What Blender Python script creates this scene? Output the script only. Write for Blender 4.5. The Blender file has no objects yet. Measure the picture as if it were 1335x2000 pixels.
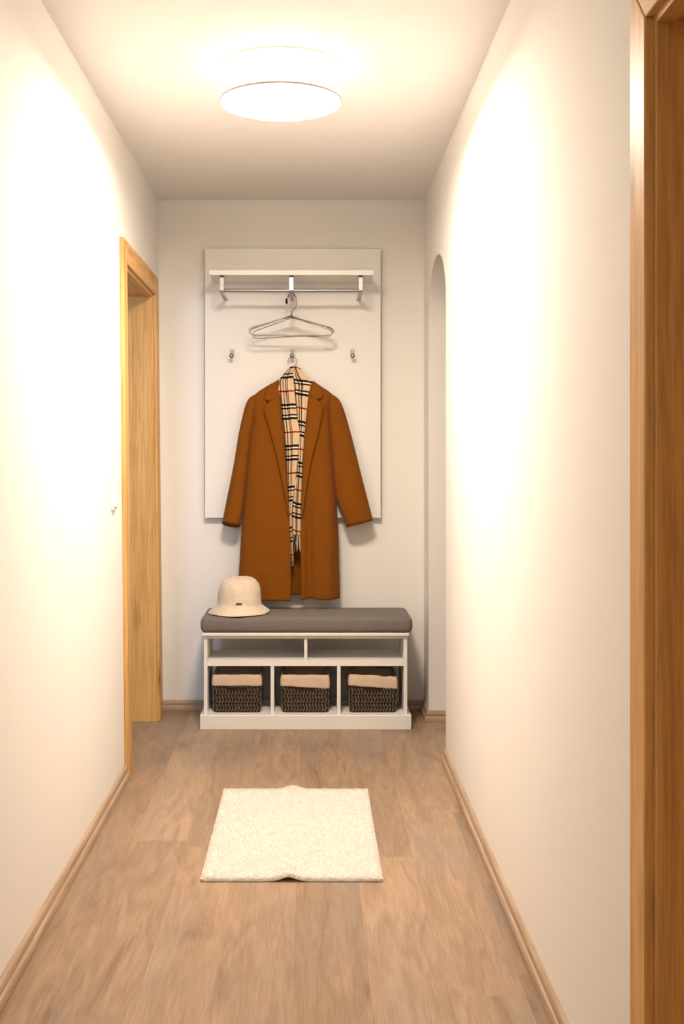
import bpy, bmesh, math, random
from mathutils import Vector
random.seed(7)
S = bpy.context.scene
C = S.collection
PI = math.pi
# ------------------------------------------------------------------ camera, world, exposure
F, EX, EY, H = 2200.0, 606.0, 889.0, 1.24       # focal length, eye point and eye height of the photograph
cd = bpy.data.cameras.new('camera'); cam = bpy.data.objects.new('camera', cd); C.objects.link(cam)
cam.location = (0, 0, H); cam.rotation_euler = (PI/2, 0, 0)
cd.sensor_fit = 'VERTICAL'; cd.sensor_height = 36.0; cd.lens = 36.0*F/2000
cd.shift_x = (667.5-EX)/2000; cd.shift_y = -(1000-EY)/2000; cd.clip_start = 0.05
S.camera = cam
S.view_settings.view_transform = 'Standard'; S.view_settings.look = 'None'
S.view_settings.gamma = 1; S.view_settings.use_curve_mapping = False
S.view_settings.exposure = 0.0
LAMP_COL, LAMP_SIDE, LAMP_BOTTOM = (1.0, 0.855, 0.705), 3.6, 150.0
DAY_COL, DAY_W = (0.42, 0.66, 1.0), 46.0
w = bpy.data.worlds.new('world'); S.world = w; w.use_nodes = True
w.node_tree.nodes['Background'].inputs[0].default_value = (0.45, 0.65, 1.0, 1)
w.node_tree.nodes['Background'].inputs[1].default_value = 0.6
ld = bpy.data.lights.new('daylight', 'AREA'); ld.shape = 'RECTANGLE'; ld.size = 1.45; ld.size_y = 1.25
ld.energy = DAY_W; ld.color = DAY_COL
lo = bpy.data.objects.new('daylight', ld); C.objects.link(lo)
lo.location = (-2.15, 2.0, 1.5); lo.rotation_euler = (PI/2-.12, 0, 0)

REAR_FILL = 50.0                               # strength of the added fill lamp, unseen behind the camera

# ------------------------------------------------------------------ helpers
def P(x, y, D):                                  # a point of the photograph at its distance D
    return Vector(((x-EX)*D/F, D, H-(y-EY)*D/F))
def lerp(a, b, t): return a+(b-a)*t
def interp(tab, y):                              # piecewise linear table [(y, v...)]
    if y <= tab[0][0]: r = tab[0][1:]
    elif y >= tab[-1][0]: r = tab[-1][1:]
    else:
        for a, b in zip(tab, tab[1:]):
            if a[0] <= y <= b[0]:
                t = (y-a[0])/(b[0]-a[0]); r = tuple(lerp(p, q, t) for p, q in zip(a[1:], b[1:])); break
    return r[0] if len(r) == 1 else r
def sstep(a, b, x):
    t = max(0, min(1, (x-a)/(b-a))); return t*t*(3-2*t)
WL = {}
def thing(name, label, cat, loc=(0, 0, 0), group=None):
    o = bpy.data.objects.new(name, None); C.objects.link(o); o.location = loc
    o.empty_display_size = .05
    o['label'] = label; o['category'] = cat
    if group: o['group'] = group
    WL[o] = Vector(loc); return o
def structure(name, loc=(0, 0, 0)):
    o = bpy.data.objects.new(name, None); C.objects.link(o); o.location = loc; o['kind'] = 'structure'
    WL[o] = Vector(loc); return o
def tag(o, label, cat, group=None):
    o['label'] = label; o['category'] = cat
    if group: o['group'] = group
    return o
class MB:                                        # collects shapes into one mesh
    def __init__(s): s.v = []; s.f = []; s.uv = None
    def add(s, vs, fs):
        n = len(s.v); s.v += [Vector(p) for p in vs]; s.f += [tuple(i+n for i in f) for f in fs]; return s
    def box(s, x0, x1, y0, y1, z0, z1, m=None):
        vs = [(x, y, z) for x in (x0, x1) for y in (y0, y1) for z in (z0, z1)]
        if m: vs = [m(*p) for p in vs]
        return s.add(vs, [(0, 1, 3, 2), (4, 6, 7, 5), (0, 4, 5, 1), (2, 3, 7, 6), (0, 2, 6, 4), (1, 5, 7, 3)])
    def rings(s, rings, closed=True, cap=True):
        n = len(rings[0]); vs = [p for r in rings for p in r]; fs = []
        for i in range(len(rings)-1):
            for j in range(n if closed else n-1):
                k = (j+1) % n
                fs.append((i*n+j, i*n+k, (i+1)*n+k, (i+1)*n+j))
        if cap and closed:
            fs.append(tuple(range(n-1, -1, -1))); fs.append(tuple((len(rings)-1)*n+j for j in range(n)))
        return s.add(vs, fs)
    def tube(s, pts, r, n=8, cap=True):
        pts = [Vector(p) for p in pts]; rr = []; up = None
        for i, p in enumerate(pts):
            t = (pts[min(i+1, len(pts)-1)]-pts[max(i-1, 0)]).normalized()
            if up is None:
                up = Vector((0, 0, 1)) if abs(t.z) < .9 else Vector((1, 0, 0))
            a = t.cross(up).normalized(); b = a.cross(t).normalized(); up = b
            q = r[i] if isinstance(r, (list, tuple)) else r
            rr.append([p+a*(q*math.cos(2*PI*k/n))+b*(q*math.sin(2*PI*k/n)) for k in range(n)])
        return s.rings(rr, True, cap)
    def lathe(s, prof, c, n=48, fn=None):
        rr = []
        for i, (r, z) in enumerate(prof):
            ring = []
            for k in range(n):
                a = 2*PI*k/n
                q = Vector((r*math.cos(a), r*math.sin(a), z))
                if fn: q = fn(q, a, i)
                ring.append(Vector(c)+q)
            rr.append(ring)
        return s.rings(rr, True, False)
    def build(s, name, m, parent=None, smooth=False, bevel=0, solid=0, seg=2, angle=None, uv=None):
        off = WL[parent] if parent else Vector((0, 0, 0))
        me = bpy.data.meshes.new(name); me.from_pydata([p-off for p in s.v], [], s.f); me.update()
        bm = bmesh.new(); bm.from_mesh(me); bmesh.ops.recalc_face_normals(bm, faces=bm.faces); bm.to_mesh(me); bm.free()
        me.materials.append(m)
        if uv:
            l = me.uv_layers.new(name='UVMap')
            for lp in me.loops: l.data[lp.index].uv = uv[lp.vertex_index]
        for p in me.polygons: p.use_smooth = smooth
        o = bpy.data.objects.new(name, me); C.objects.link(o)
        if parent: o.parent = parent
        WL[o] = off
        if solid:
            md = o.modifiers.new('solid', 'SOLIDIFY'); md.thickness = solid; md.offset = 0
        if bevel:
            md = o.modifiers.new('bevel', 'BEVEL'); md.width = bevel; md.segments = seg; md.limit_method = 'ANGLE'
            md.angle_limit = math.radians(35); md.harden_normals = False
        if angle: me.set_sharp_from_angle(angle=math.radians(angle))
        return o
def arc(c, r, a0, a1, n, plane='xz', off=0):
    out = []
    for i in range(n+1):
        a = math.radians(lerp(a0, a1, i/n))
        out.append(Vector((c[0]+r*math.cos(a), c[1], c[2]+r*math.sin(a))))
    return out

# ------------------------------------------------------------------ materials
def mat(name, col=(.8, .8, .8), rough=.5, metal=0, spec=.5):
    m = bpy.data.materials.new(name); m.use_nodes = True
    b = m.node_tree.nodes['Principled BSDF']
    b.inputs['Base Color'].default_value = (*col, 1); b.inputs['Roughness'].default_value = rough
    b.inputs['Metallic'].default_value = metal; b.inputs['Specular IOR Level'].default_value = spec
    return m
class N:
    def __init__(s, m): s.t = m.node_tree; s.b = s.t.nodes['Principled BSDF']
    def n(s, ty, **kw):
        x = s.t.nodes.new(ty)
        for k, v in kw.items():
            if k.startswith('i_'):
                key = k[2:]; key = int(key) if key.isdigit() else key.replace('_', ' ')
                if hasattr(v, 'is_output'): s.t.links.new(v, x.inputs[key])
                else: x.inputs[key].default_value = v
            else: setattr(x, k, v)
        return x
    def math(s, op, a, b=0, c=None):
        x = s.t.nodes.new('ShaderNodeMath'); x.operation = op
        for i, v in enumerate((a, b) if c is None else (a, b, c)):
            if hasattr(v, 'is_output'): s.t.links.new(v, x.inputs[i])
            else: x.inputs[i].default_value = v
        return x.outputs[0]
    def coord(s, kind='Object', scale=(1, 1, 1)):
        tc = s.n('ShaderNodeTexCoord')
        mp = s.n('ShaderNodeMapping'); mp.inputs['Scale'].default_value = scale
        s.t.links.new(tc.outputs[kind], mp.inputs['Vector']); return mp.outputs[0]
    def noise(s, vec, scale, detail=4, rough=.55, dist=0):
        return s.n('ShaderNodeTexNoise', i_Vector=vec, i_Scale=scale, i_Detail=detail, i_Roughness=rough, i_Distortion=dist).outputs[0]
    def ramp(s, fac, stops, interp='LINEAR'):
        r = s.n('ShaderNodeValToRGB'); r.color_ramp.interpolation = interp
        el = r.color_ramp.elements
        while len(el) < len(stops): el.new(.5)
        for e, (p, c) in zip(el, stops):
            e.position = p; e.color = (*c, 1) if len(c) == 3 else c
        s.t.links.new(fac, r.inputs[0]); return r.outputs[0]
    def mix(s, fac, a, b, mode='MIX'):
        x = s.n('ShaderNodeMix', data_type='RGBA', blend_type=mode)
        for k, v in ((0, fac), (6, a), (7, b)):
            if hasattr(v, 'is_output'): s.t.links.new(v, x.inputs[k])
            elif k == 0: x.inputs[k].default_value = v
            else: x.inputs[k].default_value = (*v, 1)
        return x.outputs[2]
    def col(s, c): s.t.links.new(c, s.b.inputs['Base Color'])
    def bump(s, h, strength=.2, dist=.002):
        b = s.n('ShaderNodeBump', i_Height=h, i_Strength=strength, i_Distance=dist)
        s.t.links.new(b.outputs[0], s.b.inputs['Normal'])
def plaster(name, col):
    m = mat(name, col, .85, 0, .2); g = N(m); v = g.coord()
    g.bump(g.noise(v, 140, 3), .12, .001); return m
M_wall = plaster('white_plaster', (.83, .805, .77))
M_ceil = plaster('ceiling_plaster', (.82, .80, .775))
def oak(name, axis, a, b, c, rough=.46):
    m = mat(name, a, rough, 0, .38); g = N(m)
    sc = [26, 26, 26]; sc[axis] = 1.1
    v = g.coord('Object', sc)
    n1 = g.noise(v, 1.0, 6, .6, .6)
    sc2 = [150, 150, 150]; sc2[axis] = 5
    n2 = g.noise(g.coord('Object', sc2), 1.0, 3, .6)
    sc3 = [9, 9, 9]; sc3[axis] = 2.2
    vo = g.n('ShaderNodeTexVoronoi', i_Vector=g.coord('Object', sc3), i_Scale=1.0, i_Randomness=1.0).outputs['Distance']
    base = g.ramp(n1, [(.3, c), (.5, a), (.72, b)])
    fine = g.ramp(n2, [(.35, (.72, .68, .62)), (.55, (1, 1, 1))])
    col = g.mix(.75, base, fine, 'MULTIPLY')
    knot = g.ramp(vo, [(.07, (.30, .17, .09)), (.13, (.78, .68, .58)), (.24, (1, 1, 1))])
    g.col(g.mix(.8, col, knot, 'MULTIPLY')); g.bump(n2, .08, .001); return m
OA = ((.68, .385, .125), (.75, .45, .165), (.56, .285, .082))
M_oak_z = oak('oak_upright', 2, *OA)
M_oak_y = oak('oak_crosswise', 1, *OA)
# floor: vinyl planks laid along the corridor
def plank_floor():
    m = mat('plank_floor', (.5, .35, .25), .42, 0, .35); g = N(m)
    tc = g.n('ShaderNodeTexCoord'); sp = g.n('ShaderNodeSeparateXYZ', i_0=tc.outputs['Object'])
    X, Y = sp.outputs[0], sp.outputs[1]
    PW, PL = .178, 1.22
    row = g.math('FLOOR', g.math('DIVIDE', g.math('ADD', X, .04), PW))
    wn = g.n('ShaderNodeTexWhiteNoise', noise_dimensions='1D', i_W=row)
    ys = g.math('ADD', g.math('DIVIDE', Y, PL), wn.outputs[0])
    colm = g.math('FLOOR', ys)
    pid = g.math('ADD', g.math('MULTIPLY', row, 17.31), g.math('MULTIPLY', colm, 5.77))
    w2 = g.n('ShaderNodeTexWhiteNoise', noise_dimensions='1D', i_W=pid)
    r1 = w2.outputs[0]
    vec = g.n('ShaderNodeCombineXYZ', i_0=g.math('MULTIPLY', X, 17), i_1=g.math('MULTIPLY', Y, 2.6), i_2=g.math('MULTIPLY', r1, 40)).outputs[0]
    n1 = g.noise(vec, 1.0, 6, .56, 1.3)
    vec2 = g.n('ShaderNodeCombineXYZ', i_0=g.math('MULTIPLY', X, 210), i_1=g.math('MULTIPLY', Y, 9), i_2=g.math('MULTIPLY', r1, 40)).outputs[0]
    n2 = g.noise(vec2, 1.0, 3, .6)
    vec3 = g.n('ShaderNodeCombineXYZ', i_0=g.math('MULTIPLY', X, 5), i_1=g.math('MULTIPLY', Y, 1.6), i_2=g.math('MULTIPLY', r1, 9)).outputs[0]
    n3 = g.noise(vec3, 1.0, 2, .5)
    base = g.ramp(n1, [(.24, (.215, .133, .080)), (.40, (.325, .216, .140)), (.56, (.395, .270, .178)), (.76, (.455, .322, .222))])
    grey = g.mix(g.ramp(n3, [(.45, (0, 0, 0)), (.72, (.75, .75, .75))]), base, (.315, .245, .195))
    fine = g.ramp(n2, [(.3, (.74, .70, .65)), (.6, (1, 1, 1))])
    c = g.mix(.7, grey, fine, 'MULTIPLY')
    tone = g.ramp(r1, [(0, (.78, .76, .76)), (.5, (.96, .96, .96)), (1, (1.06, 1.06, 1.06))])
    c = g.mix(1.0, c, tone, 'MULTIPLY')
    fx = g.math('FRACT', g.math('DIVIDE', g.math('ADD', X, .04), PW)); fy = g.math('FRACT', ys)
    ex = g.math('MINIMUM', fx, g.math('SUBTRACT', 1.0, fx)); ey = g.math('MINIMUM', fy, g.math('SUBTRACT', 1.0, fy))
    seam = g.math('MAXIMUM', g.math('LESS_THAN', ex, .0035), g.math('LESS_THAN', ey, .0008))
    g.col(g.mix(g.math('MULTIPLY', seam, .42), c, (.2, .12, .07)))
    g.bump(n2, .06, .001); return m
M_floor = plank_floor()
def base_wood(name, axis):
    m = mat(name, (.45, .3, .2), .45, 0, .35); g = N(m)
    sc = [120, 120, 120]; sc[axis] = 4
    n = g.noise(g.coord('Object', sc), 1, 4, .6)
    g.col(g.ramp(n, [(.3, (.32, .22, .145)), (.5, (.44, .315, .215)), (.7, (.52, .38, .27))])); return m
M_base_y = base_wood('baseboard_wood_along', 1); M_base_x = base_wood('baseboard_wood_across', 0)
M_white = mat('white_lacquer', (.80, .785, .75), .45, 0, .4)
g = N(M_white); g.bump(g.noise(g.coord(), 60, 2), .03, .001)
M_panel = mat('white_panel', (.82, .80, .775), .5, 0, .4)
g = N(M_panel); g.bump(g.noise(g.coord(), 60, 2), .02, .001)
M_chrome = mat('brushed_chrome', (.72, .71, .69), .28, 1.0)
g = N(M_chrome); g.col(g.ramp(g.noise(g.coord('Object', (40, 40, 400)), 1, 2), [(.3, (.31, .31, .31)), (.7, (.41, .41, .405))]))
M_wire = mat('steel_wire', (.62, .59, .55), .28, 1.0)
g = N(M_wire); g.col(g.ramp(g.noise(g.coord(), 90, 2), [(.3, (.27, .26, .245)), (.7, (.40, .385, .365))]))
M_rubber = mat('black_rubber', (.012, .011, .01), .6)
g = N(M_rubber); g.bump(g.noise(g.coord(), 300, 2), .1, .0005)
M_plastic = mat('white_plastic', (.85, .84, .81), .3)
g = N(M_plastic); g.bump(g.noise(g.coord(), 80, 2), .02, .0005)
M_bronze = mat('dark_bronze', (.09, .07, .05), .4, .8)
g = N(M_bronze); g.col(g.ramp(g.noise(g.coord(), 500, 2), [(.35, (.05, .04, .03)), (.65, (.22, .18, .12))]))
def cloth(name, a, b, sc=500, rough=.9, bs=.35, bd=.001, lo=.35, hi=.65, sheen=.0, big=None):
    m = mat(name, a, rough, 0, .15); g = N(m); n = g.noise(g.coord(), sc, 3, .7)
    c = g.ramp(n, [(lo, a), (hi, b)])
    if big: c = g.mix(.5, c, g.ramp(g.noise(g.coord(), big, 3), [(.3, (.78, .76, .74)), (.7, (1, 1, 1))]), 'MULTIPLY')
    g.col(c); g.bump(n, bs, bd)
    if sheen: g.b.inputs['Sheen Weight'].default_value = sheen; g.b.inputs['Sheen Roughness'].default_value = .5
    return m
M_coat = cloth('camel_wool', (.180, .053, .0023), (.232, .072, .0043), 260, .95, .3, .001, sheen=.05)
M_cush = cloth('grey_upholstery', (.085, .072, .064), (.30, .265, .24), 420, .95, .5, .001, .3, .75, sheen=.1)
M_hat = cloth('cream_boucle', (.80, .66, .52), (.91, .79, .65), 160, .95, 1.0, .004, sheen=.3, big=25)
M_liner = cloth('beige_canvas', (.60, .46, .345), (.70, .555, .43), 700, .9, .4, .0008, big=14)
M_weave = cloth('dark_brown_weave', (.10, .077, .06), (.28, .22, .175), 90, .55, .2, .0008)
M_weave_in = cloth('dark_brown_core', (.030, .020, .014), (.05, .036, .026), 120, .7, .2, .0008)
M_rug = cloth('white_shag', (.92, .90, .86), (.97, .95, .91), 200, .95, .5, .003)
M_pile = bpy.data.materials.new('white_pile'); M_pile.use_nodes = True
g = N(M_pile); g.b.inputs['Roughness'].default_value = .95; g.b.inputs['Specular IOR Level'].default_value = .1
g.col(g.ramp(g.noise(g.coord(), 60, 3), [(.3, (.90, .88, .84)), (.7, (.97, .95, .92))]))
tl_ = g.n('ShaderNodeBsdfTranslucent'); tl_.inputs[0].default_value = (.95, .93, .89, 1)
mx_ = g.n('ShaderNodeMixShader'); mx_.inputs[0].default_value = .45
g.t.links.new(g.b.outputs[0], mx_.inputs[1]); g.t.links.new(tl_.outputs[0], mx_.inputs[2])
g.t.links.new(mx_.outputs[0], [x for x in g.t.nodes if x.type == 'OUTPUT_MATERIAL'][0].inputs[0])
M_rugback = cloth('rug_backing', (.16, .12, .09), (.25, .2, .16), 300, .95, .3, .001)
def plaid(name):
    m = mat(name, (.7, .5, .3), .9, 0, .15); g = N(m)
    tc = g.n('ShaderNodeTexCoord'); sp = g.n('ShaderNodeSeparateXYZ', i_0=tc.outputs['UV'])
    bei = (.75, .555, .365); wh = (.82, .72, .58); bk = (.010, .009, .008); rd = (.36, .012, .010)
    stops = [(0, rd), (.018, bei), (.305, bk), (.362, wh), (.402, bk), (.436, bei), (.564, bk), (.598, wh), (.638, bk), (.695, bei), (.982, rd)]
    hv = g.ramp(g.math('FRACT', sp.outputs[1]), stops, 'CONSTANT')
    gk = (.17, .135, .10); wt = (1, 1, 1); lt = (1.0, 1.0, 1.0)
    st2 = [(0, wt), (.02, wt), (.27, gk), (.36, wt), (.42, gk), (.47, wt), (.56, gk), (.61, wt), (.66, gk), (.75, wt), (.98, wt)]
    uv = g.ramp(g.math('FRACT', sp.outputs[0]), st2, 'CONSTANT')
    c = g.mix(.95, hv, uv, 'MULTIPLY')
    n = g.noise(g.coord(), 700, 2); g.col(g.mix(.3, c, g.ramp(n, [(.3, (.7, .68, .66)), (.7, (1, 1, 1))]), 'MULTIPLY'))
    g.bump(n, .25, .0008); return m
M_plaid = plaid('plaid_wool')
M_fr_l = cloth('fringe_beige', (.58, .42, .27), (.74, .58, .40), 400)
M_fr_d = cloth('fringe_black', (.012, .010, .009), (.04, .03, .025), 400)
def emit(name, col, st):
    m = mat(name, (.9, .88, .84), .8); g = N(m)
    n = g.noise(g.coord('Object', (1, 1, 1)), 220, 2)
    g.bump(n, .05, .0005)
    g.b.inputs['Emission Color'].default_value = (*col, 1); g.b.inputs['Emission Strength'].default_value = st
    return m
M_shade = emit('lit_fabric_shade', LAMP_COL, LAMP_SIDE)
M_diff = emit('lit_diffuser', LAMP_COL, LAMP_BOTTOM)
M_rim = mat('shade_edge', (.55, .42, .30), .6)
g = N(M_rim); g.bump(g.noise(g.coord(), 200, 2), .05, .0005)
def glass(name):
    m = bpy.data.materials.new(name); m.use_nodes = True; t = m.node_tree; t.nodes.clear()
    o = t.nodes.new('ShaderNodeOutputMaterial'); mx = t.nodes.new('ShaderNodeMixShader')
    tr = t.nodes.new('ShaderNodeBsdfTransparent'); gl = t.nodes.new('ShaderNodeBsdfGlossy'); gl.inputs['Roughness'].default_value = .02
    fr = t.nodes.new('ShaderNodeFresnel'); t.links.new(fr.outputs[0], mx.inputs[0])
    t.links.new(tr.outputs[0], mx.inputs[1]); t.links.new(gl.outputs[0], mx.inputs[2]); t.links.new(mx.outputs[0], o.inputs[0]); return m
M_glass = glass('window_glass')

# ------------------------------------------------------------------ the corridor
DB, ZC, D0 = 5.481, H+1.2407, -2.6
def XL(d, z): return lerp(-.700, -.7248, z/ZC)-.0030*d       # left wall leans and opens a little towards the back
def XR(d, z): return .5355+.0029*d
def ML(o, d, z): return Vector((XL(d, z)+o, d, z))           # o > 0 is into the corridor
def MR(o, d, z): return Vector((XR(d, z)-o, d, z))
def st(name, mb, m, parent=None, **kw):
    o = mb.build(name, m, parent, **kw)
    if parent is None: o['kind'] = 'structure'
    return o
st('floor', MB().box(-3.6, 2.0, D0-.2, 5.8, -.06, 0), M_floor)
st('ceiling', MB().box(-3.6, 2.0, D0-.2, 5.8, ZC, ZC+.06), M_ceil)
LD0, LD1, LDZ = 4.41, 5.25, 1.990       # left doorway
RD0, RD1, RDZ = .90, 1.767, 1.9275      # right doorway
T = .13
b = MB().box(-T, 0, D0, LD0-.03, 0, ZC, ML).box(-T, 0, LD0-.03, LD1+.03, LDZ+.03, ZC, ML).box(-T, 0, LD1+.03, DB+.1, 0, ZC, ML)
st('wall_left', b, M_wall)
AD0, AD1, AZ, AR = 4.568, 5.254, 1.8705, .238
AT = .16
b = MB().box(-AT, 0, D0, RD0-.03, 0, ZC, MR).box(-AT, 0, RD0-.03, RD1+.03, RDZ+.03, ZC, MR).box(-AT, 0, RD1+.03, AD0, 0, ZC, MR).box(-AT, 0, AD1, DB+.1, 0, ZC, MR)
n = 40; am = (AD0+AD1)/2; ah = (AD1-AD0)/2
cs = [-math.cos(PI*i/n) for i in range(n+1)]
for i in range(n):
    d0, d1 = am+ah*cs[i], am+ah*cs[i+1]
    z0, z1 = (AZ+AR*math.sqrt(max(0, 1-c*c)) for c in (cs[i], cs[i+1]))
    vs = [MR(0, d0, z0), MR(0, d1, z1), MR(0, d1, ZC), MR(0, d0, ZC), MR(-AT, d0, z0), MR(-AT, d1, z1), MR(-AT, d1, ZC), MR(-AT, d0, ZC)]
    b.add(vs, [(0, 1, 2, 3), (4, 7, 6, 5), (0, 4, 5, 1)])
st('wall_right', b, M_wall)
st('wall_back', MB().box(-.86, .72, DB, DB+.12, 0, ZC), M_wall)
st('wall_front', MB().box(-.86, .72, D0-.12, D0, 0, ZC), M_wall)
# the room beyond the left doorway (daylight from its window) and the space beyond the arch
st('wall_outer', MB().box(-3.3, -3.2, 2.1, 5.75, 0, ZC), M_wall)
st('wall_near', MB().box(-3.2, -2.9, 2.1, 2.2, 0, ZC).box(-1.4, -.85, 2.1, 2.2, 0, ZC).box(-2.9, -1.4, 2.1, 2.2, 0, .88).box(-2.9, -1.4, 2.1, 2.2, 2.12, ZC), M_wall)
st('wall_far', MB().box(-3.3, -.87, 5.65, 5.75, 0, ZC), M_wall)
win = structure('window_1', (-2.15, 2.15, .88))
b = MB()
for a0, a1, z0, z1 in ((-2.9, -2.84, .88, 2.12), (-1.46, -1.4, .88, 2.12), (-2.84, -1.46, .88, .94), (-2.84, -1.46, 2.06, 2.12), (-2.18, -2.12, .94, 2.06)):
    b.box(a0, a1, 2.12, 2.18, z0, z1)
b.build('window_frame', M_white, win, bevel=.004)
MB().box(-2.84, -1.46, 2.148, 2.152, .94, 2.06).build('pane', M_glass, win)
st('wall_passage', MB().box(1.9, 2.0, 3.9, 5.75, 0, ZC), M_wall)
st('wall_passage_near', MB().box(.72, 1.9, 3.9, 4.0, 0, ZC), M_wall)
st('wall_passage_far', MB().box(.72, 1.9, 5.65, 5.75, 0, ZC), M_wall)

# door frames: casing, jamb with a rebate; o is the offset from the wall face
CW = .085
def door_frame(name, M, d0, d1, z1, loc, deep, CWZ=.089):
    r = structure(name, loc)
    e = .017; rb = .013; ins = -.0025
    for s, dd in ((-1, d0), (1, d1)):
        a, c = sorted((dd, dd+s*CW))
        # upright with a mitred top
        mb = MB(); zo = z1+CWZ
        if s < 0: prof = [(a, 0), (c, 0), (c, z1), (a, zo)]
        else: prof = [(a, 0), (c, 0), (c, zo), (a, z1)]
        vs = [M(e, p, z) for p, z in prof]+[M(0, p, z) for p, z in prof]
        mb.add(vs, [(0, 1, 2, 3), (7, 6, 5, 4), (0, 4, 5, 1), (1, 5, 6, 2), (2, 6, 7, 3), (3, 7, 4, 0)])
        mb.build('casing', M_oak_z, r, bevel=.0035)
        j0, j1 = sorted((dd, dd+s*.022)); k0, k1 = sorted((dd-s*rb, dd+s*.022))
        MB().box(-deep, -ins, k0, k1, 0, z1+.022, M).build('jamb', M_oak_z, r, bevel=.002)
    prof = [(d0, z1), (d1, z1), (d1+CW, z1+CWZ), (d0-CW, z1+CWZ)]
    vs = [M(e, p, z) for p, z in prof]+[M(0, p, z) for p, z in prof]
    MB().add(vs, [(0, 1, 2, 3), (7, 6, 5, 4), (0, 4, 5, 1), (1, 5, 6, 2), (2, 6, 7, 3), (3, 7, 4, 0)]).build('head_casing', M_oak_y, r, bevel=.0035)
    MB().box(-deep, -ins, d0+rb, d1-rb, z1-rb, z1+.022, M).build('head_jamb', M_oak_y, r, bevel=.002)
    return r
dl = door_frame('door_1', ML, LD0, LD1, LDZ, (-.72, (LD0+LD1)/2, 0), .15)
dr = door_frame('door_2', MR, RD0, RD1, RDZ, (.54, (RD0+RD1)/2, 0), .18)
leaf = MB().box(-.17, -.13, RD0+.014, RD1-.014, .006, RDZ-.014, MR).build('door_leaf', M_oak_z, dr)
hb = MB(); hb.tube([MR(-.13, RD0+.08, 1.02), MR(-.08, RD0+.08, 1.02), MR(-.075, RD0+.09, 1.02), MR(-.075, RD0+.19, 1.02)], .009)
hb.build('door_handle', M_chrome, leaf, smooth=True)

# baseboards
BP = [(0, .050), (.006, .050), (.0105, .046), (.0125, .040), (.0130, .029), (.0115, .0265), (.0115, .0255), (.0175, .0235), (.0200, .018), (.0210, .004), (.0195, .0025), (.0195, 0), (0, 0)]
def base(name, fa, fb, m):
    MBx = MB(); MBx.rings([[fa(o, z) for o, z in BP], [fb(o, z) for o, z in BP]])
    return st(name, MBx, m)
base('baseboard_left', lambda o, z: ML(o, D0, z), lambda o, z: ML(o, LD0-CW-.001, z), M_base_y)
base('baseboard_right', lambda o, z: MR(o, RD1+CW+.001, z), lambda o, z: MR(o, AD0-o*.6, z), M_base_y)
base('baseboard_back', lambda o, z: Vector((XL(DB, z), DB-o, z)), lambda o, z: Vector((XR(DB, z), DB-o, z)), M_base_x)
base('baseboard_corner', lambda o, z: MR(o, AD1-o, z), lambda o, z: MR(o, DB-.012, z), M_base_y)
base('baseboard_arch', lambda o, z: MR(o, AD1-o, z), lambda o, z: MR(-AT, AD1-o, z), M_base_x)

# ------------------------------------------------------------------ coat rack on the back wall
DP = 5.44
def PX(x, D): return (x-EX)*D/F
def PZ(y, D): return H-(y-EY)*D/F
rack = thing('coat_rack', 'white wall panel coat rack with shelf, chrome rail and three hooks on the end wall', 'coat rack', (PX(571, DP), DP, PZ(1011.5, DP)))
px0, px1 = PX(400, DP), PX(743, DP); pz0, pz1 = PZ(1011.5, DP), PZ(485.5, DP)
MB().box(px0, px1, DP, DP+.018, pz0, pz1).build('panel', M_panel, rack, bevel=.0012)
for x in (px0+.08, px1-.10): b.box(x, x+.04, DP+.018, DB, pz0+.10, pz1-.08)

DS = 5.181
sx0, sx1 = PX(408.5, DS), PX(729.5, DS); szb, szt = PZ(537, DS), PZ(527.5, DS)
MB().box(sx0, sx1, DS, DP, szb, szt).build('shelf', M_white, rack, bevel=.0015)
RZ, RY = 1.24+.7665, 5.222
for x in (433, 568.5, 704):
    cx = PX(x, 5.195); hw = .0095
    # one bent flat strip: tab under the shelf, drop in front of the rail, arm back to the panel
    path = [(5.250, szb-.0035), (5.203, szb-.0035), (5.197, szb-.0045), (5.194, szb-.010), (5.194, RZ-.006), (5.197, RZ-.0135), (5.204, RZ-.0165), (DP, RZ-.0165)]
    th = .003; rr = []
    for i, (y, z) in enumerate(path):
        p0 = path[max(i-1, 0)]; p1 = path[min(i+1, len(path)-1)]
        ty, tz = p1[0]-p0[0], p1[1]-p0[1]; L = math.hypot(ty, tz); ny, nz = -tz/L*th, ty/L*th
        rr.append([Vector((cx-hw, y-ny, z-nz)), Vector((cx+hw, y-ny, z-nz)), Vector((cx+hw, y+ny, z+nz)), Vector((cx-hw, y+ny, z+nz))])
    MB().rings(rr).build('bracket', M_chrome, rack, bevel=.001)
MB().tube([(PX(430, RY), RY, RZ-.003), (PX(707, RY), RY, RZ-.003)], .0078, 20).build('rail', M_chrome, rack, smooth=True, angle=40)
HX = [PX(x, DP) for x in (453.5, 570.5, 687.5)]
for hx in HX:
    zt, zb = PZ(682.5, DP), PZ(702, DP)
    b = MB().box(hx-.0085, hx-.0035, DP-.012, DP, zt-.024, zt).box(hx+.0035, hx+.0085, DP-.012, DP, zt-.024, zt)
    b.box(hx-.0085, hx+.0085, DP-.014, DP, zt-.030, zt-.020)
    hk = b.build('hook', M_chrome, rack, bevel=.0012)
    b = MB(); b.tube([(hx, DP-.008, zt-.026), (hx, DP-.022, zt-.036), (hx, DP-.034, zt-.040), (hx, DP-.046, zt-.037)], .0055, 12)
    prof = [(.0004, -.0115), (.006, -.0098), (.0098, -.0060), (.0115, 0), (.0098, .0060), (.006, .0098), (.0004, .0115)]
    b.lathe(prof, (hx, DP-.050, zt-.0355), 20)
    b.build('knob', M_chrome, hk, smooth=True)

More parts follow.
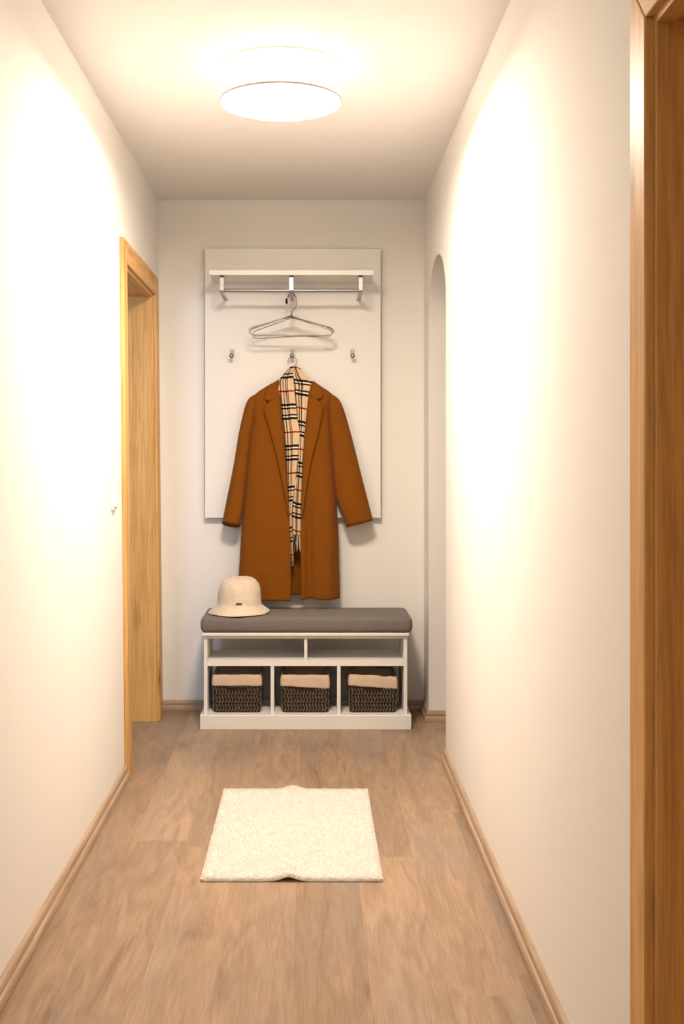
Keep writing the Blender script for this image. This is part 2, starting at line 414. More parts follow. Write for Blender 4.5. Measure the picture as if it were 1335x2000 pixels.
# ------------------------------------------------------------------ wire hangers over the middle bracket
AX, AZ2 = PX(568.5, 5.25), RZ-.0135            # top of the bracket arm
def hanger(label, y, yaw, dz, group, name='clothes_hanger', hook_top=None, width=.197):
    ht = AZ2+.0035 if hook_top is None else hook_top
    t = thing(name, label, 'hanger', (AX, y, ht), group)
    cs_, sn = math.cos(math.radians(yaw)), math.sin(math.radians(yaw))
    ca, sa = math.cos(math.radians(dz)), math.sin(math.radians(dz))
    def W(x, z):
        x, z = x*ca-z*sa, x*sa+z*ca
        return Vector((AX+x*cs_, y+x*sn, ht+z))
    r = .0215
    hook = [W(-r*.98, -.024+dz*0), W(-r*.97, -.018)]
    hook = [W(-.0235, -.034), W(-.0225, -.026)]
    for i in range(13):
        a = math.radians(170-200*i/12); hook.append(W(r*math.cos(a)+.001, -r+r*math.sin(a)))
    hook += [W(.0225, -.040), W(.021, -.052), W(.015, -.060), W(.003, -.070), W(.0005, -.078), W(0, -.112)]
    k = MB().tube(hook, .0022, 8).build('hook', M_wire, t, smooth=True)
    MB().tube([W(-.0222, -.0255), W(-.0235, -.034), W(-.0245, -.040)], [.0036, .0046, .0036], 10).build('tip', M_rubber, k, smooth=True)
    top, bot, w_ = -.106, -.196, width
    sl = 0.052
    loc = [(0, top), (w_*.25, top-sl*.28), (w_*.60, top-sl*.68), (w_*.9, top-sl*1.03), (w_*.965, top-sl*1.18), (w_*.995, top-sl*1.38), (w_*.98, bot+.012), (w_*.93, bot+.003), (w_*.85, bot)]
    fr = [W(px_, pz_) for px_, pz_ in loc]
    full = fr+[W(0, bot)]+[W(-px_, pz_) for px_, pz_ in reversed(loc[1:])]+[W(-.002, top+.0005)]
    MB().tube(full, .0021, 8).build('frame', M_wire, t, smooth=True)
    return t
GH = 'steel wire hangers on the middle bracket'
for lab, y, yaw, dz in (('steel wire hanger on the middle bracket, frontmost of the bunch', 5.262, 5, -.5),
                        ('steel wire hanger on the middle bracket, second from the front', 5.285, 1.5, .9),
                        ('steel wire hanger on the middle bracket, third from the front', 5.308, -3.5, -1.5),
                        ('steel wire hanger on the middle bracket, rearmost against the panel', 5.332, -9, 1.7)):
    hanger(lab, y, yaw, dz, GH)
# hanger that carries the coat, hooked on the middle hook behind the knob
ch = thing('coat_hanger', 'steel wire hanger on the middle hook carrying the brown coat', 'hanger', (HX[1], 5.404, PZ(694, 5.40)))
hz = PZ(697, 5.404); hxx = HX[1]+.001
hook = [Vector((hxx+.0205*math.cos(math.radians(a))*1.05, 5.404, hz-.0215+.0215*math.sin(math.radians(a)))) for a in range(200, -50, -16)]
hook += [Vector((hxx+.012, 5.404, hz-.047)), Vector((hxx+.008, 5.402, hz-.060)), Vector((hxx+.008, 5.40, hz-.115))]
MB().tube(hook, .0018, 8).build('hook', M_wire, ch, smooth=True)
sh = [P(574, 742, 5.385), P(545, 753, 5.385), P(510, 769, 5.384), P(497, 778, 5.383), P(500, 800, 5.383), P(574, 803, 5.385), P(636, 800, 5.383), P(640, 780, 5.383), P(630, 770, 5.384), P(600, 753, 5.385), P(574, 742, 5.385)]
MB().tube(sh, .002, 6).build('frame', M_wire, ch, smooth=True)

# ------------------------------------------------------------------ the coat
coat = thing('coat', 'rust brown wool coat hanging open from the middle hook', 'coat', P(566, 1170, 5.38))
DM = 5.385
tXL = [(746, 538), (750, 530), (754, 523), (764, 507), (773, 496), (781, 492), (800, 493), (824, 494.5), (845, 488.5), (898, 483.5), (940, 480), (988, 475.8), (1036, 472), (1128, 467), (1174, 464.5)]
tXR = [(746, 612), (750, 617), (755, 624), (765, 640), (772, 648), (785, 646), (803, 643.5), (830, 643.5), (856, 646), (887, 648), (940, 652), (980, 655.5), (1052, 660), (1172, 662.5)]
tIL = [(746, 545), (770, 546), (800, 549), (850, 554), (890, 557.5), (950, 561), (1000, 563.5), (1050, 567), (1100, 568), (1174, 567.7)]
tIR = [(746, 610), (770, 602.5), (800, 599), (830, 596), (860, 593.5), (900, 591), (950, 589.5), (1000, 588), (1050, 587), (1100, 587), (1174, 587.8)]
tA = [(746, .012), (765, .030), (790, .046), (850, .055), (1000, .056), (1174, .060)]
tB = [(746, .010), (765, .022), (790, .032), (950, .036), (1174, .040)]
def prof(t): return math.sqrt(max(0, 1-t**6))
def body_front(x, y):
    xl, xr, a = interp(tXL, y), interp(tXR, y), interp(tA, y)
    m = 574
    t = (m-x)/(m-xl) if x < m else (x-m)/(xr-m)
    t = max(0, min(1, t))
    d = DM-a*prof(t)
    g_ = sstep(880, 1100, y)
    if x > m:
        d += g_*(.026*math.exp(-((x-603)/9)**2)-.008*math.exp(-((x-640)/12)**2)+.006*math.exp(-((x-656)/5)**2))
    else:
        d += g_*(-.004*math.exp(-((x-520)/18)**2)+.004*math.exp(-((x-490)/10)**2))
    return d
ys = [746+2*i for i in range(28)]+[802+6*i for i in range(63)]
ys = [y for y in ys if y < 1172]+[1172]
NF, NB = 26, 30
def row(y):
    xl, xr, il, ir, bb = interp(tXL, y), interp(tXR, y), interp(tIL, y), interp(tIR, y), interp(tB, y)
    hem = sstep(1120, 1172, y); pts = []
    for i in range(NF+1):                       # right edge of the wearer's left... viewed: left front, inner edge to side
        t = math.sin(PI/2*i/NF); x = lerp(il, xl, t)
        pts.append(P(x, y+hem*2.2*(1-t), body_front(x, y)))
    for i in range(1, NB):                      # back
        u = -math.cos(PI*i/NB); x = lerp(xl, xr, (u+1)/2)
        pts.append(P(x, y-hem*11, DM+bb*prof(abs(u))-.004*math.exp(-((x-578)/5)**2)*sstep(950, 1100, y)))
    for i in range(NF, -1, -1):
        t = math.sin(PI/2*i/NF); x = lerp(ir, xr, t)
        wv = hem*(2.0*math.exp(-((x-590)/4)**2)-3.0*math.exp(-((x-606)/10)**2)+1.6*math.exp(-((x-640)/14)**2)-3*t**6)
        pts.append(P(x, y-1+wv, body_front(x, y)+(.006*sstep(980, 1100, y) if i == 0 else 0)))
    return pts
b = MB(); b.rings([row(y) for y in ys], False)
b.build('body', M_coat, coat, smooth=True, solid=.005)
def sleeve(rows, drop, name='sleeve'):
    # densify
    rs = []
    for a, c in zip(rows, rows[1:]):
        k = max(2, int(abs(c[1]-a[1])/5))
        for i in range(k): rs.append(tuple(lerp(p, q, i/k) for p, q in zip(a, c)))
    rs.append(rows[-1])
    # smooth
    for _ in range(3):
        rs = [rs[0]]+[tuple((rs[i-1][k]+2*rs[i][k]+rs[i+1][k])/4 for k in range(len(rs[0]))) for i in range(1, len(rs)-1)]+[rs[-1]]
    rr = []; n = 36
    for ri, (ox, oy, ix, iy, rad, dc) in enumerate(rs):
        cx, cy = (ox+ix)/2, (oy+iy)/2; ring = []
        q = ri/(len(rs)-1)
        for k in range(n):
            a = 2*PI*k/n; c, s_ = math.cos(a), math.sin(a)
            c2 = math.copysign(abs(c)**.85, c); s2 = math.copysign(abs(s_)**.85, s_)
            wr = .0022*math.sin(q*9+a*2)*sstep(.3, .8, q)+.0016*math.sin(q*23-a)*sstep(.35, .9, q)
            ring.append(P(cx+(ox-cx)*c2, cy+(oy-cy)*c2+drop*max(0, s2)*sstep(.9, 1, q), dc+.014*sstep(.05, .3, q)+rad*s2+wr))
        rr.append(ring)
    b = MB(); b.rings(rr, True, False)
    return b.build(name, M_coat, coat, smooth=True, solid=.004)
sl = [(495, 772.5, 497, 773, .006, 5.385), (490, 775, 497, 776, .014, 5.385), (484, 780.5, 498, 781, .024, 5.385), (479.5, 791, 499, 791, .030, 5.384), (471.4, 824, 497, 824, .036, 5.383), (466.5, 848, 490, 846, .038, 5.382), (458.4, 900, 484.5, 898, .038, 5.380), (450.5, 940, 480.4, 938, .037, 5.377), (444, 972, 477.4, 970, .036, 5.374), (438.8, 999, 472.5, 999, .034, 5.370), (434.2, 1020.5, 468.3, 1026, .033, 5.366)]
sr = [(651, 772.5, 646, 773, .006, 5.385), (658.5, 777.5, 642, 777, .018, 5.385), (664, 783.5, 640, 783, .026, 5.385), (673.4, 808.6, 638, 808, .034, 5.383), (679, 829, 641, 829, .037, 5.382), (686.5, 856, 644.5, 856, .039, 5.380), (697.5, 900, 648.8, 900, .039, 5.377), (707.5, 940, 652, 942, .037, 5.374), (716, 973, 656, 972, .035, 5.371), (721.5, 994, 665, 994, .033, 5.369), (727, 1016.6, 677.4, 1029.8, .031, 5.367)]
sleeve(sl, 6.5); sleeve(sr, 0.5)
def flap(rows, name, lift_in, lift_out, n=10, roll=True):
    rr = []
    rs = []
    for a, c in zip(rows, rows[1:]):
        k = max(1, int(abs(c[1]-a[1])/4))
        for i in range(k): rs.append(tuple(lerp(p, q, i/k) for p, q in zip(a, c)))
    rs.append(rows[-1])
    for ox, oy, ix, iy in rs:
        ring = []
        for i in range(n+1):
            t = i/n; x, y = lerp(ix, ox, t), lerp(iy, oy, t)
            lift = lerp(lift_in, lift_out, t)+.004*math.sin(PI*t)
            if roll: lift -= .010*(1-min(1, t*5))**2
            ring.append(P(x, y, body_front(x, max(y, 760))-lift))
        rr.append(ring)
    b = MB(); b.rings(rr, False)
    return b.build(name, M_coat, coat, smooth=True, solid=.0045)
flap([(541, 776, 546.6, 769), (535, 780, 547, 775), (526.5, 784.8, 547.2, 781), (521, 790, 547.5, 788), (515.2, 796.5, 548, 796), (515.2, 801.5, 548.5, 802), (523, 828, 551, 828), (531, 856, 554, 856), (542, 898, 557, 898), (549, 930, 559.5, 930), (555, 960, 561.5, 960), (560, 985, 563, 985), (564, 1008, 564.6, 1008)], 'lapel', .013, .019)
flap([(606, 775.5, 603.2, 769), (611, 778, 602.5, 774), (619.4, 781.5, 602, 779), (625.5, 787, 601, 785), (631.6, 794.5, 600.3, 794), (630.3, 802, 599.6, 802), (625.5, 826, 597, 826), (620.8, 850, 595, 850), (607.5, 898, 591.5, 898), (601.5, 930, 590.5, 930), (597, 960, 589.5, 960), (593.4, 985, 588.8, 985), (590, 1008, 588.6, 1008)], 'lapel', .013, .019)
flap([(540, 744, 544, 741.5), (532, 749.5, 544.4, 747), (522.3, 754, 545, 755), (519, 765, 545.6, 765), (516.4, 779.8, 546.5, 773), (518.5, 780.7, 538, 778.3), (526.2, 783.6, 528, 783.4)], 'collar', .016, .019)
flap([(612.5, 748.5, 610, 747), (618, 751.5, 607.5, 752), (624.3, 755, 606, 758), (627.5, 764, 604, 765), (630.4, 774, 602.6, 772), (627, 776.8, 608, 777), (619.6, 780.6, 617.6, 780.2)], 'collar', .016, .019)
# back of the collar stand around the neck
rr = []
for i in range(9):
    q = i/8; rr.append([P(lerp(541, 612, t), lerp(747, 757, q)-3*math.sin(PI*t), 5.40+.016*math.sin(PI*t)) for t in [k/16 for k in range(17)]])
MB().rings(rr, False).build('collar_stand', M_coat, coat, smooth=True, solid=.004)

# ------------------------------------------------------------------ the scarf
scarf = thing('scarf', 'beige plaid scarf draped inside the collar of the brown coat', 'scarf', P(573, 1080, 5.34))
def drape(ytab, name, ypx, us, uoff, phase, pleats, amp, depth, tilt=0):
    y0, y1 = ypx; NR, NC = 150, 44; rr = []; uv = []
    for r in range(NR+1):
        y = lerp(y0, y1, r/NR); l, rt = interp(ytab, y); ring = []
        for c in range(NC+1):
            t = c/NC; x = lerp(l, rt, t)
            ph = pleats*2*PI*t+.5*math.sin(y*.018+phase)
            a = amp*min(1, (rt-l)/22)
            d = depth(y)+a*math.sin(ph)+.45*a*math.sin(2.3*ph+1)+.010*(2*t-1)**4
            dy = 1.0*math.sin(ph*1.0+.7)*.8
            ring.append(P(x, y, d))
            uv.append((us*(t+.03*math.sin(ph+.5))+uoff, (y+dy*.35+tilt*(2*t-1)-phase)/80.0))
        rr.append(ring)
    b = MB(); b.rings(rr, False)
    return b.build(name, M_plaid, scarf, smooth=True, solid=.004, uv=uv)
tl = [(715.5, 569, 574), (718, 566, 573), (722, 561, 572), (730, 554, 571.5), (738, 547.5, 572), (744, 543, 572.5), (760, 543.6, 574), (800, 546.8, 578), (820, 548.5, 580), (845, 550, 585.6), (872, 553, 583), (900, 555, 581), (927, 557, 578), (951, 559, 575), (977, 560, 572.5), (1000, 561, 570), (1030, 563, 570), (1090, 566, 572.5)]
tr = [(715.5, 572, 579), (718, 570, 583), (722, 569, 588), (730, 568, 594.5), (738, 568, 602), (744, 569, 607.5), (750, 570, 611.5), (756, 571, 610.5), (765, 572, 606.5), (775, 573, 604.5), (800, 576, 602), (830, 578, 599), (860, 578, 596.5), (900, 577, 594), (951, 573, 591.5), (1000, 569.5, 589.5), (1047, 570.5, 588.5)]
def dl_(y): return lerp(5.384, 5.336, sstep(714, 765, y))+.016*sstep(905, 985, y)
def dr_(y): return lerp(5.386, 5.345, sstep(714, 770, y))-.004*sstep(950, 1020, y)
drape(tl, 'tail', (715.5, 1090), .95, .16, 764, 1.7, .0052, dl_, 1.0)
drape(tr, 'tail', (715.5, 1047), .9, .30, 797, 1.6, .0052, dr_, -3.0)
rr = []
for i in range(16):                              # loop passing behind the neck
    q = i/15; y = lerp(716.5, 760, q)
    l, rt = interp(tl, y)[0], interp(tr, y)[1]
    rr.append([P(lerp(l+.5, rt-.5, t), y+1.5, lerp(dl_(y)+.008, 5.398, math.sin(PI*t)**.5)) for t in [k/24 for k in range(25)]])
uvs = [(.9*t, q*.5) for q in [i/15 for i in range(16)] for t in [k/24 for k in range(25)]]
MB().rings(rr, False).build('neck_loop', M_plaid, scarf, smooth=True, solid=.004, uv=uvs)
def fringe(x0, x1, y0, y1, D, n, m, seed):
    rnd = random.Random(seed); b = MB()
    for i in range(n):
        x = lerp(x0, x1, (i+.5)/n)+rnd.uniform(-.3, .3); pts = []; ph = rnd.uniform(0, 6); d = D+rnd.uniform(-.004, .004)
        L = rnd.uniform(.85, 1.05); dr_x = rnd.uniform(-2.2, 2.2)
        for k in range(9):
            q = k/8; pts.append(P(x+dr_x*q+.5*math.sin(ph+q*9), lerp(y0, lerp(y0, y1, L), q), d+.0015*math.cos(ph+q*8)))
        b.tube(pts, [.0013]*7+[.0012, .0006], 5)
    return b.build('fringe', m, scarf, smooth=True)
fringe(571, 587.5, 1044, 1080, 5.336, 11, M_fr_l, 1); fringe(571.5, 587, 1044, 1079, 5.335, 12, M_fr_d, 2)
fringe(566.5, 572.5, 1087, 1107, 5.353, 6, M_fr_l, 3); fringe(566.8, 572.5, 1087, 1108, 5.352, 5, M_fr_d, 4)

# ------------------------------------------------------------------ bench
BF, UF, BB = 5.081, 5.10, 5.39
bench = thing('storage_bench', 'white wooden shoe bench with open shelves against the end wall', 'bench', (-.022, 5.24, 0))
bx0, bx1 = PX(390, BF), PX(803, BF); ux0, ux1 = PX(397.6, UF), PX(795, UF)
ZP, ZM0, ZM1, ZR, ZT0, ZT1 = .067, .2843, .3105, .409, .4224, .4386
MB().box(bx0, bx1, BF, BB, 0, ZP).build('plinth', M_white, bench, bevel=.003)
for x0, x1 in ((ux0, ux0+.0165), (ux1-.0165, ux1)):
    MB().box(x0, x1, UF, BB, ZP, ZT0).build('side_panel', M_white, bench, bevel=.0012)
MB().box(ux0+.0165, ux1-.0165, UF+.001, BB, ZM0, ZM1).build('shelf', M_white, bench, bevel=.0012)
for x0, x1 in ((-.1808, -.1650), (.1205, .1365)):
    MB().box(x0, x1, UF+.002, BB, ZP, ZM0).build('divider', M_white, bench, bevel=.001)
MB().box(-.0287, -.0145, UF+.002, BB, ZM1, ZR).build('divider', M_white, bench, bevel=.001)
MB().box(ux0+.0165, ux1-.0165, UF+.001, UF+.02, ZR, ZT0).build('top_rail', M_white, bench, bevel=.0012)
MB().box(ux0-.008, ux1+.008, BF+.003, BB+.004, ZT0, ZT1).build('top_board', M_white, bench, bevel=.004, seg=3)
# cushion
b = MB(); cx0, cx1, cy0, cy1, cz0, cz1 = PX(391, BF), PX(805.5, BF), BF-.006, 5.425, ZT1, .5085
bm_rows = []
NZ = 14
def rrect(x0, x1, y0, y1, r, z, k=8):
    pts = []
    for cx_, cy_, a0 in ((x1-r, y1-r, 0), (x0+r, y1-r, 90), (x0+r, y0+r, 180), (x1-r, y0+r, 270)):
        for i in range(k+1):
            a = math.radians(a0+90*i/k); pts.append(Vector((cx_+r*math.cos(a), cy_+r*math.sin(a), z)))
    return pts
R = .030
for i in range(NZ+1):
    a = PI*i/NZ                                   # soft box edge seen in section
    z = (cz0+cz1)/2-(cz1-cz0)/2*math.copysign(abs(math.cos(a))**.62, math.cos(a))
    ins = R*(1-abs(math.sin(a))**.55)
    bm_rows.append(rrect(cx0+ins, cx1-ins, cy0+ins, cy1-ins, .022, z))
for k in range(1, 7):
    ins = R+.02*k; bm_rows.append(rrect(cx0+ins, cx1-ins, cy0+ins, cy1-ins, .02, cz1+.0004*k))
b.rings(bm_rows)
cush = tag(b.build('bench_cushion', M_cush, None, smooth=True), 'dark grey fabric seat pad lying on the white shoe bench', 'cushion')

# ------------------------------------------------------------------ baskets
def basket(x0, x1, label, sag, yaw_dx):
    f0, dep, z0, h = 5.131, .212, ZP, .172
    t = thing('storage_basket', label, 'basket', ((x0+x1)/2, f0+dep/2, z0), 'lined wicker baskets in the bench')
    cx, cy = (x0+x1)/2, f0+dep/2; w2, d2 = (x1-x0)/2, dep/2
    def ring(s, z, r=.012, ex=0): return rrect(cx-w2*s-ex, cx+w2*s+ex, cy-d2*s-ex, cy+d2*s+ex, r, z, 4)
    b = MB()
    b.rings([ring(.955, z0+.001), ring(.965, z0+.006), ring(.985, z0+h*.5), ring(.995, z0+h-.004), ring(.975, z0+h-.004), ring(.965, z0+h*.5), ring(.94, z0+.010)], True, True)
    core = b.build('basket_body', M_weave_in, t)
    # woven strands: horizontal rows of slanting strokes and stakes on all four sides
    b = MB(); rnd = random.Random(int(x0*1000)); rows = 9; rh = (h-.008)/rows
    for side in range(4):
        L = 2*w2 if side % 2 == 0 else 2*d2; nst = int(L/.0145)
        for r in range(rows):
            if r >= rows-2: continue
            zc = z0+.004+rh*(r+.5); s = lerp(.960, .995, (zc-z0)/h)
            for k in range(nst):
                u = -1+2*(k+.5)/nst; u *= .955
                sl_ = .0045 if r % 2 == 0 else -.0045
                sl_ += rnd.uniform(-.001, .001)
                pts = []
                for q in (-1, -.4, .4, 1):
                    v = u*L/2*s+sl_*q; zz = zc+rh*.50*q; o = .0028*(1-q*q)+.0006
                    if side == 0: p = (cx+v, cy-d2*s-o, zz)
                    elif side == 1: p = (cx+w2*s+o, cy+v, zz)
                    elif side == 2: p = (cx-v, cy+d2*s+o, zz)
                    else: p = (cx-w2*s-o, cy-v, zz)
                    pts.append(p)
                b.tube(pts, [.0012, .0023, .0023, .0012], 5, False)
            if r < rows-1:
                zz = zc+rh*.5; s = lerp(.960, .995, (zz-z0)/h)
                b.rings([[p+Vector((0, 0, .0009)) for p in ring(s, zz, .012, .0012)], [p-Vector((0, 0, .0009)) for p in ring(s, zz, .012, .0012)]], True, False)
    b.build('weave', M_weave, core, smooth=True)
    # flat wrapped grip on the front and rear
    for sgn in (-1, 1):
        b = MB(); rr = []
        for i in range(13):
            u = -1+2*i/12; hh = .0125*math.sqrt(max(.06, 1-u**6))
            yy = cy+sgn*(d2*.985+.0034); zc = z0+h-.056
            rr.append([Vector((cx+u*.046, yy+sgn*oy, zc+oz)) for oy, oz in ((-.003, -hh), (.0025, -hh*.8), (.0035, 0), (.0025, hh*.8), (-.003, hh))])
        b.rings(rr, True, True); b.build('grip', M_weave_in, t, smooth=True)
    # liner folded over the rim
    b = MB(); rr = []
    zt = z0+h+.0005; rnd = random.Random(int(x0*777))
    phs = [rnd.uniform(0, 6) for _ in range(4)]
    def lring(s, ex, z, drop=0, amp=0):
        out = []
        for p in rrect(cx-w2*s-ex, cx+w2*s+ex, cy-d2*s-ex, cy+d2*s+ex, .014, z, 6):
            q = (p.x-cx)/w2; f = (p.y-cy)/d2
            p.z += -sag*drop*(q+1)*.5+amp*math.sin(7*q+5*f+phs[0])+amp*.6*math.sin(13*q-4*f+phs[1])-yaw_dx*.5*(q+1)
            p.y += amp*1.5*math.sin(9*q+phs[2]); p.x += amp*math.sin(8*f+phs[3]); out.append(p)
        return out
    for args in ((.90, 0, z0+.012, 0, 0), (.93, 0, z0+.09, 0, .0008), (.945, .0, zt-.012, 0, .0008), (.965, .0, zt-.001, 0, .0010), (.985, .001, zt+.001, 0, .0010), (1.0, .002, zt-.003, 0, .0009), (1.0, .0045, zt-.014, .3, .0008), (1.0, .0055, zt-.028, .6, .0009), (1.0, .0060, zt-.041, .9, .0010), (1.0, .0062, zt-.0465, 1, .0010), (1.0, .0050, zt-.0485, 1, .0010), (1.0, .0030, zt-.0475, 1, .0010)):
        rr.append(lring(*args))
    # densify around is given by rrect; long sides need more points
    rr2 = []
    for r_ in rr:
        out = []
        for i, p in enumerate(r_):
            q = r_[(i+1) % len(r_)]; k = max(1, int(round((q-p).length/.012))) if (q-p).length > .05 else 1
            k = 14 if (q-p).length > .05 else 1
            for j in range(k):
                v = p.lerp(q, j/k)
                if j: v = v+Vector((.0006*math.sin(j*1.3+phs[2]), .0012*math.sin(j*1.1+phs[1]), .0011*math.sin(j*.9+phs[3])))
                out.append(v)
        rr2.append(out)
    b.rings(rr2, True, False)
    b.build('liner', M_liner, t, smooth=True, solid=.0016)
    return t
basket(PX(416, 5.131), PX(508.8, 5.131), 'dark woven basket with beige liner in the left bay of the bench', .000, .0)
basket(PX(550, 5.131), PX(641.5, 5.131), 'dark woven basket with beige liner in the middle bay of the bench', .011, .001)
basket(PX(682, 5.131), PX(773.5, 5.131), 'dark woven basket with beige liner in the right bay of the bench', .006, .0095)

# ------------------------------------------------------------------ hat
hd = 5.215; hc = Vector((PX(466, hd), hd, .5090))
hat = thing('bucket_hat', 'cream fuzzy bucket hat lying on the left end of the grey bench cushion', 'hat', hc)
hp = [(.0005, .168), (.020, .1675), (.040, .1655), (.058, .161), (.073, .152), (.084, .140), (.0915, .124), (.0955, .105), (.0975, .085), (.0985, .066), (.0995, .052), (.1005, .045)]
bp = [(.0995, .050), (.1015, .044), (.107, .036), (.115, .0275), (.124, .0195), (.132, .0125), (.138, .0075), (.1405, .0045), (.1385, .0025), (.131, .0065), (.118, .018), (.103, .033), (.096, .042)]
def wob(q, a, i):
    k = 1+.012*math.sin(2*a+.6)+.008*math.sin(3*a+2)
    z = q.z+.003*math.sin(2*a+1)*(q.z/.17)
    return Vector((q.x*k+.004*(q.z/.168), q.y*k, max(z, .0012)))
def bro(q, a, i):
    k = 1+.012*math.sin(2*a+.6)
    up = .008*max(0, math.cos(a-.25))**4*max(0, (math.hypot(q.x, q.y)-.105)/.035)
    return Vector((q.x*k, q.y*k, max(q.z+up+.0012*math.sin(5*a+1), .0006)))
def densify(p, k=3):
    out = []
    for a, c in zip(p, p[1:]):
        for i in range(k): out.append(tuple(lerp(u, v, i/k) for u, v in zip(a, c)))
    return out+[p[-1]]
crown = MB().lathe(densify(hp), hc, 72, wob).build('crown', M_hat, hat, smooth=True)
MB().lathe(densify(bp), hc, 72, bro).build('brim', M_hat, hat, smooth=True)
def fuzz(cnt, seed):                             # short fibres standing out of the felt
    rnd = random.Random(seed); b = MB(); vs = []; fs = []
    full = hp+bp[1:8]
    for i in range(cnt):
        s = rnd.uniform(0, len(full)-1.001); k = int(s); r, z = (lerp(u, v, s-k) for u, v in zip(full[k], full[k+1])); a = rnd.uniform(0, 2*PI)
        if rnd.random() > r/.12: continue
        q = Vector((r*math.cos(a), r*math.sin(a), z)); q = wob(q, a, 0) if k < 11 else bro(q, a, 0)
        nrm = (Vector((q.x, q.y, 0)).normalized()*(.4+r*5)+Vector((0, 0, max(.1, (z-.08)*9)))).normalized()
        d = (nrm+Vector((rnd.uniform(-1, 1), rnd.uniform(-1, 1), rnd.uniform(-1, 1)))*.8).normalized()*rnd.uniform(.002, .0055)
        sd = d.cross(Vector((rnd.uniform(-1, 1), rnd.uniform(-1, 1), rnd.uniform(-1, 1)))).normalized()*.00035
        n_ = len(vs); vs += [hc+q-sd, hc+q+sd, hc+q+d]; fs.append((n_, n_+1, n_+2))
    b.add(vs, fs); o = b.build('fuzz', M_hat, hat); o['kind'] = 'stuff'; return o
fuzz(16000, 5)
ba = math.radians(-86)
bpz = .056
bv = [hc+Vector((.1035*math.cos(a), .1035*math.sin(a), z)) for z in (bpz-.0035, bpz+.0035) for a in (ba-.13, ba-.065, ba, ba+.065, ba+.13)]
bv2 = [v-(v-hc).normalized()*.006 for v in bv]
b = MB(); b.add(bv+bv2, [(0, 1, 6, 5), (1, 2, 7, 6), (2, 3, 8, 7), (3, 4, 9, 8), (0, 10, 11, 1), (1, 11, 12, 2), (2, 12, 13, 3), (3, 13, 14, 4), (5, 6, 16, 15), (6, 7, 17, 16), (7, 8, 18, 17), (8, 9, 19, 18), (0, 5, 15, 10), (4, 14, 19, 9)])
b.build('badge', M_bronze, hat)

# ------------------------------------------------------------------ rug
ry0, ry1 = 3.272, 4.150; rxc, rw = -.0545, .522
rug = thing('rug', 'white shaggy bath mat lying in the middle of the plank floor', 'rug', (rxc, (ry0+ry1)/2, 0))
def ridge(x, y):
    q = (y-ry0)/(ry1-ry0)
    xc = lerp(PX(563, 3.28), PX(572, 4.14), q); a = .013*(.45+.55*abs(2*q-1)**1.5)
    return a*math.exp(-((x-xc)/.030)**2)
rr = []; NX, NY = 70, 60
def rugtop(x, y): return .010+ridge(x, y)
for s, zz in ((0, .0), (1, .009)):
    pass
b = MB(); vs = []; fs = []
for j in range(NY+1):
    for i in range(NX+1):
        x, y = rxc-rw/2+rw*i/NX, lerp(ry0, ry1, j/NY); vs.append((x, y, .007+ridge(x, y)))
for j in range(NY):
    for i in range(NX):
        a = j*(NX+1)+i; fs.append((a, a+1, a+NX+2, a+NX+1))
b.add(vs, fs); o = b.build('backing', M_rug, rug, smooth=True)
md = o.modifiers.new('solid', 'SOLIDIFY'); md.thickness = .006; md.offset = -1
b = MB(); vs = []; fs = []; rnd = random.Random(11)
for i in range(70000):
    edge = rnd.random()
    x = rxc+rw/2*rnd.uniform(-1, 1); y = rnd.uniform(ry0, ry1)
    if edge < .10: x = rxc+rw/2*rnd.choice((-1, 1))*rnd.uniform(.975, 1.0)
    elif edge < .16: y = rnd.choice((ry0+rnd.uniform(0, .012), ry1-rnd.uniform(0, .012)))
    cx_, cy_ = .05*math.sin(x*160+3*math.sin(y*90)), .05*math.sin(y*150+2*math.sin(x*120))
    lean = Vector((rnd.gauss(0, .5)+cx_*6, rnd.gauss(0, .5)+cy_*6, 1.0))
    ux = (x-rxc)/(rw/2); uy = (y-(ry0+ry1)/2)/((ry1-ry0)/2)
    if abs(ux) > .97: lean.x += math.copysign(rnd.uniform(.2, 2.0), ux)
    if abs(uy) > .985: lean.y += math.copysign(rnd.uniform(.0, .6), uy)
    lean = lean.normalized()*rnd.uniform(.005, .0085)
    base_ = Vector((x, y, .006+ridge(x, y))); sd = Vector((rnd.uniform(-1, 1), rnd.uniform(-1, 1), 0)).normalized()*.0016
    mid = base_+lean*.6+Vector((0, 0, .001)); n_ = len(vs)
    vs += [base_-sd, base_+sd, mid+sd*.9, mid-sd*.9, base_+lean]; fs += [(n_, n_+1, n_+2, n_+3), (n_+3, n_+2, n_+4)]
b.add(vs, fs); o = b.build('pile', M_pile, rug); o['kind'] = 'stuff'

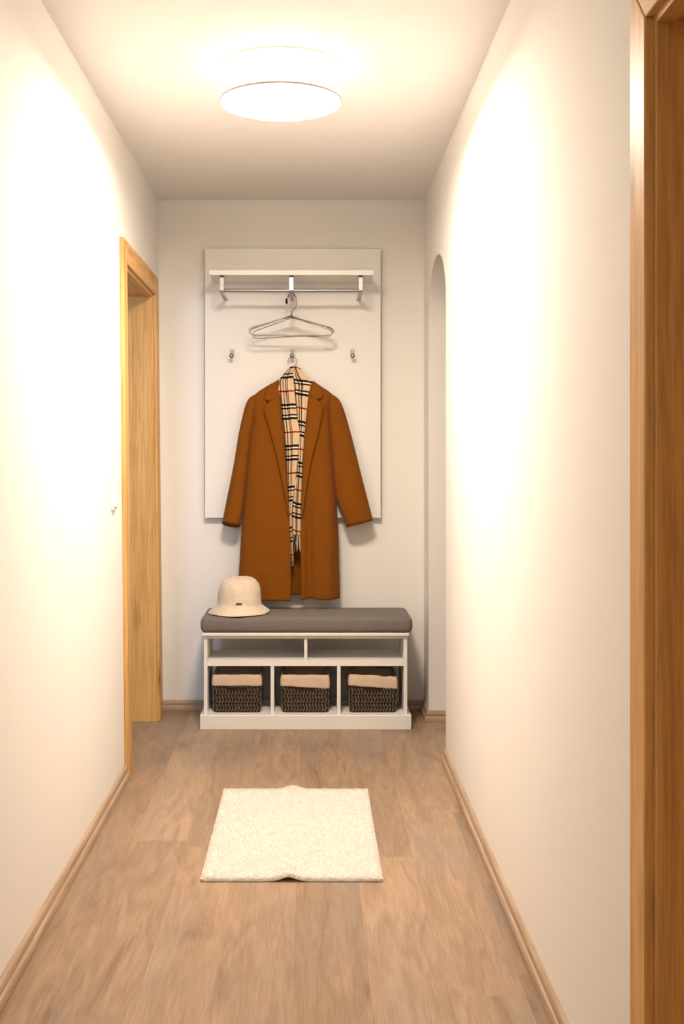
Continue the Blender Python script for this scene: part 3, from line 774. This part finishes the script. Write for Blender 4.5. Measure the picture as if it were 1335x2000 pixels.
# ------------------------------------------------------------------ ceiling lamp, plus an added fill lamp behind the camera
LR = .1945; lz0, lz1 = H+1.124, H+1.231
M_fill_rear = emit('fill_diffuser_rear', LAMP_COL, REAR_FILL)
for LC, md_, lab in ((Vector((-.0945, 3.586, 0)), M_diff, 'round white drum ceiling lamp, lit, above the corridor'),
                     (Vector((-.0945, -1.1, 0)), M_fill_rear, 'added fill light shaped as a drum lamp behind the camera, out of view')):
    lamp = thing('ceiling_lamp', lab, 'lamp', (LC.x, LC.y, ZC))  # real lamp first, then the added unseen fill lamp, same name
    b = MB(); b.lathe([(LR, lz0), (LR, lz1)], LC, 96); b.build('shade', M_shade, lamp, smooth=True)
    b = MB(); b.lathe([(.0005, lz0+.003), (.1, lz0+.003), (LR-.002, lz0+.003)], LC, 96); b.build('diffuser', md_, lamp, smooth=True)
    for z in (lz0, lz1):
        b = MB(); b.lathe([(LR-.0015, z-.0034), (LR+.0016, z-.0034), (LR+.0016, z+.0024), (LR-.0015, z+.0024), (LR-.0015, z-.0034)], LC, 96); b.build('edge_ring', M_rim, lamp)
    b = MB(); b.lathe([(.0005, lz1-.010), (.11, lz1-.010), (.11, ZC), (.0005, ZC)], LC, 48); b.build('ceiling_plate', M_white, lamp)

# ------------------------------------------------------------------ switch and socket
sw = thing('light_switch', 'white light switch on the left wall beside the oak door frame', 'light switch', (XL(4.12, 1.08), 4.12, 1.04))
sd0, sd1 = 4.085, 4.165
MB().box(0, .009, sd0, sd1, 1.040, 1.120, ML).build('plate', M_plastic, sw, bevel=.003)
rk = MB(); m_ = (sd0+sd1)/2
vs = [ML(.009, m_-.026, 1.052), ML(.009, m_+.026, 1.052), ML(.009, m_+.026, 1.108), ML(.009, m_-.026, 1.108), ML(.0165, m_-.026, 1.053), ML(.0165, m_+.026, 1.053), ML(.0105, m_+.026, 1.107), ML(.0105, m_-.026, 1.107)]
rk.add(vs, [(0, 1, 2, 3), (4, 5, 6, 7), (0, 1, 5, 4), (1, 2, 6, 5), (2, 3, 7, 6), (3, 0, 4, 7)]); rk.build('rocker', M_plastic, sw, bevel=.0015)
so = thing('wall_socket', 'white round power socket on the end wall peeking over the cushion', 'socket', (PX(607.5, DB), DB, .463))
def disc(r0, r1, y0, y1, n=40):
    rr = []
    for r_, yy in ((r0, y0), (r1, y1)):
        rr.append([Vector((PX(607.5, DB)+r_*math.cos(2*PI*k/n), yy, .463+r_*math.sin(2*PI*k/n))) for k in range(n)])
    return MB().rings(rr)
disc(.0405, .039, DB, DB-.010).build('cover', M_plastic, so, bevel=.002)
disc(.020, .020, DB-.0105, DB-.0100).build('recess', M_plastic, so)
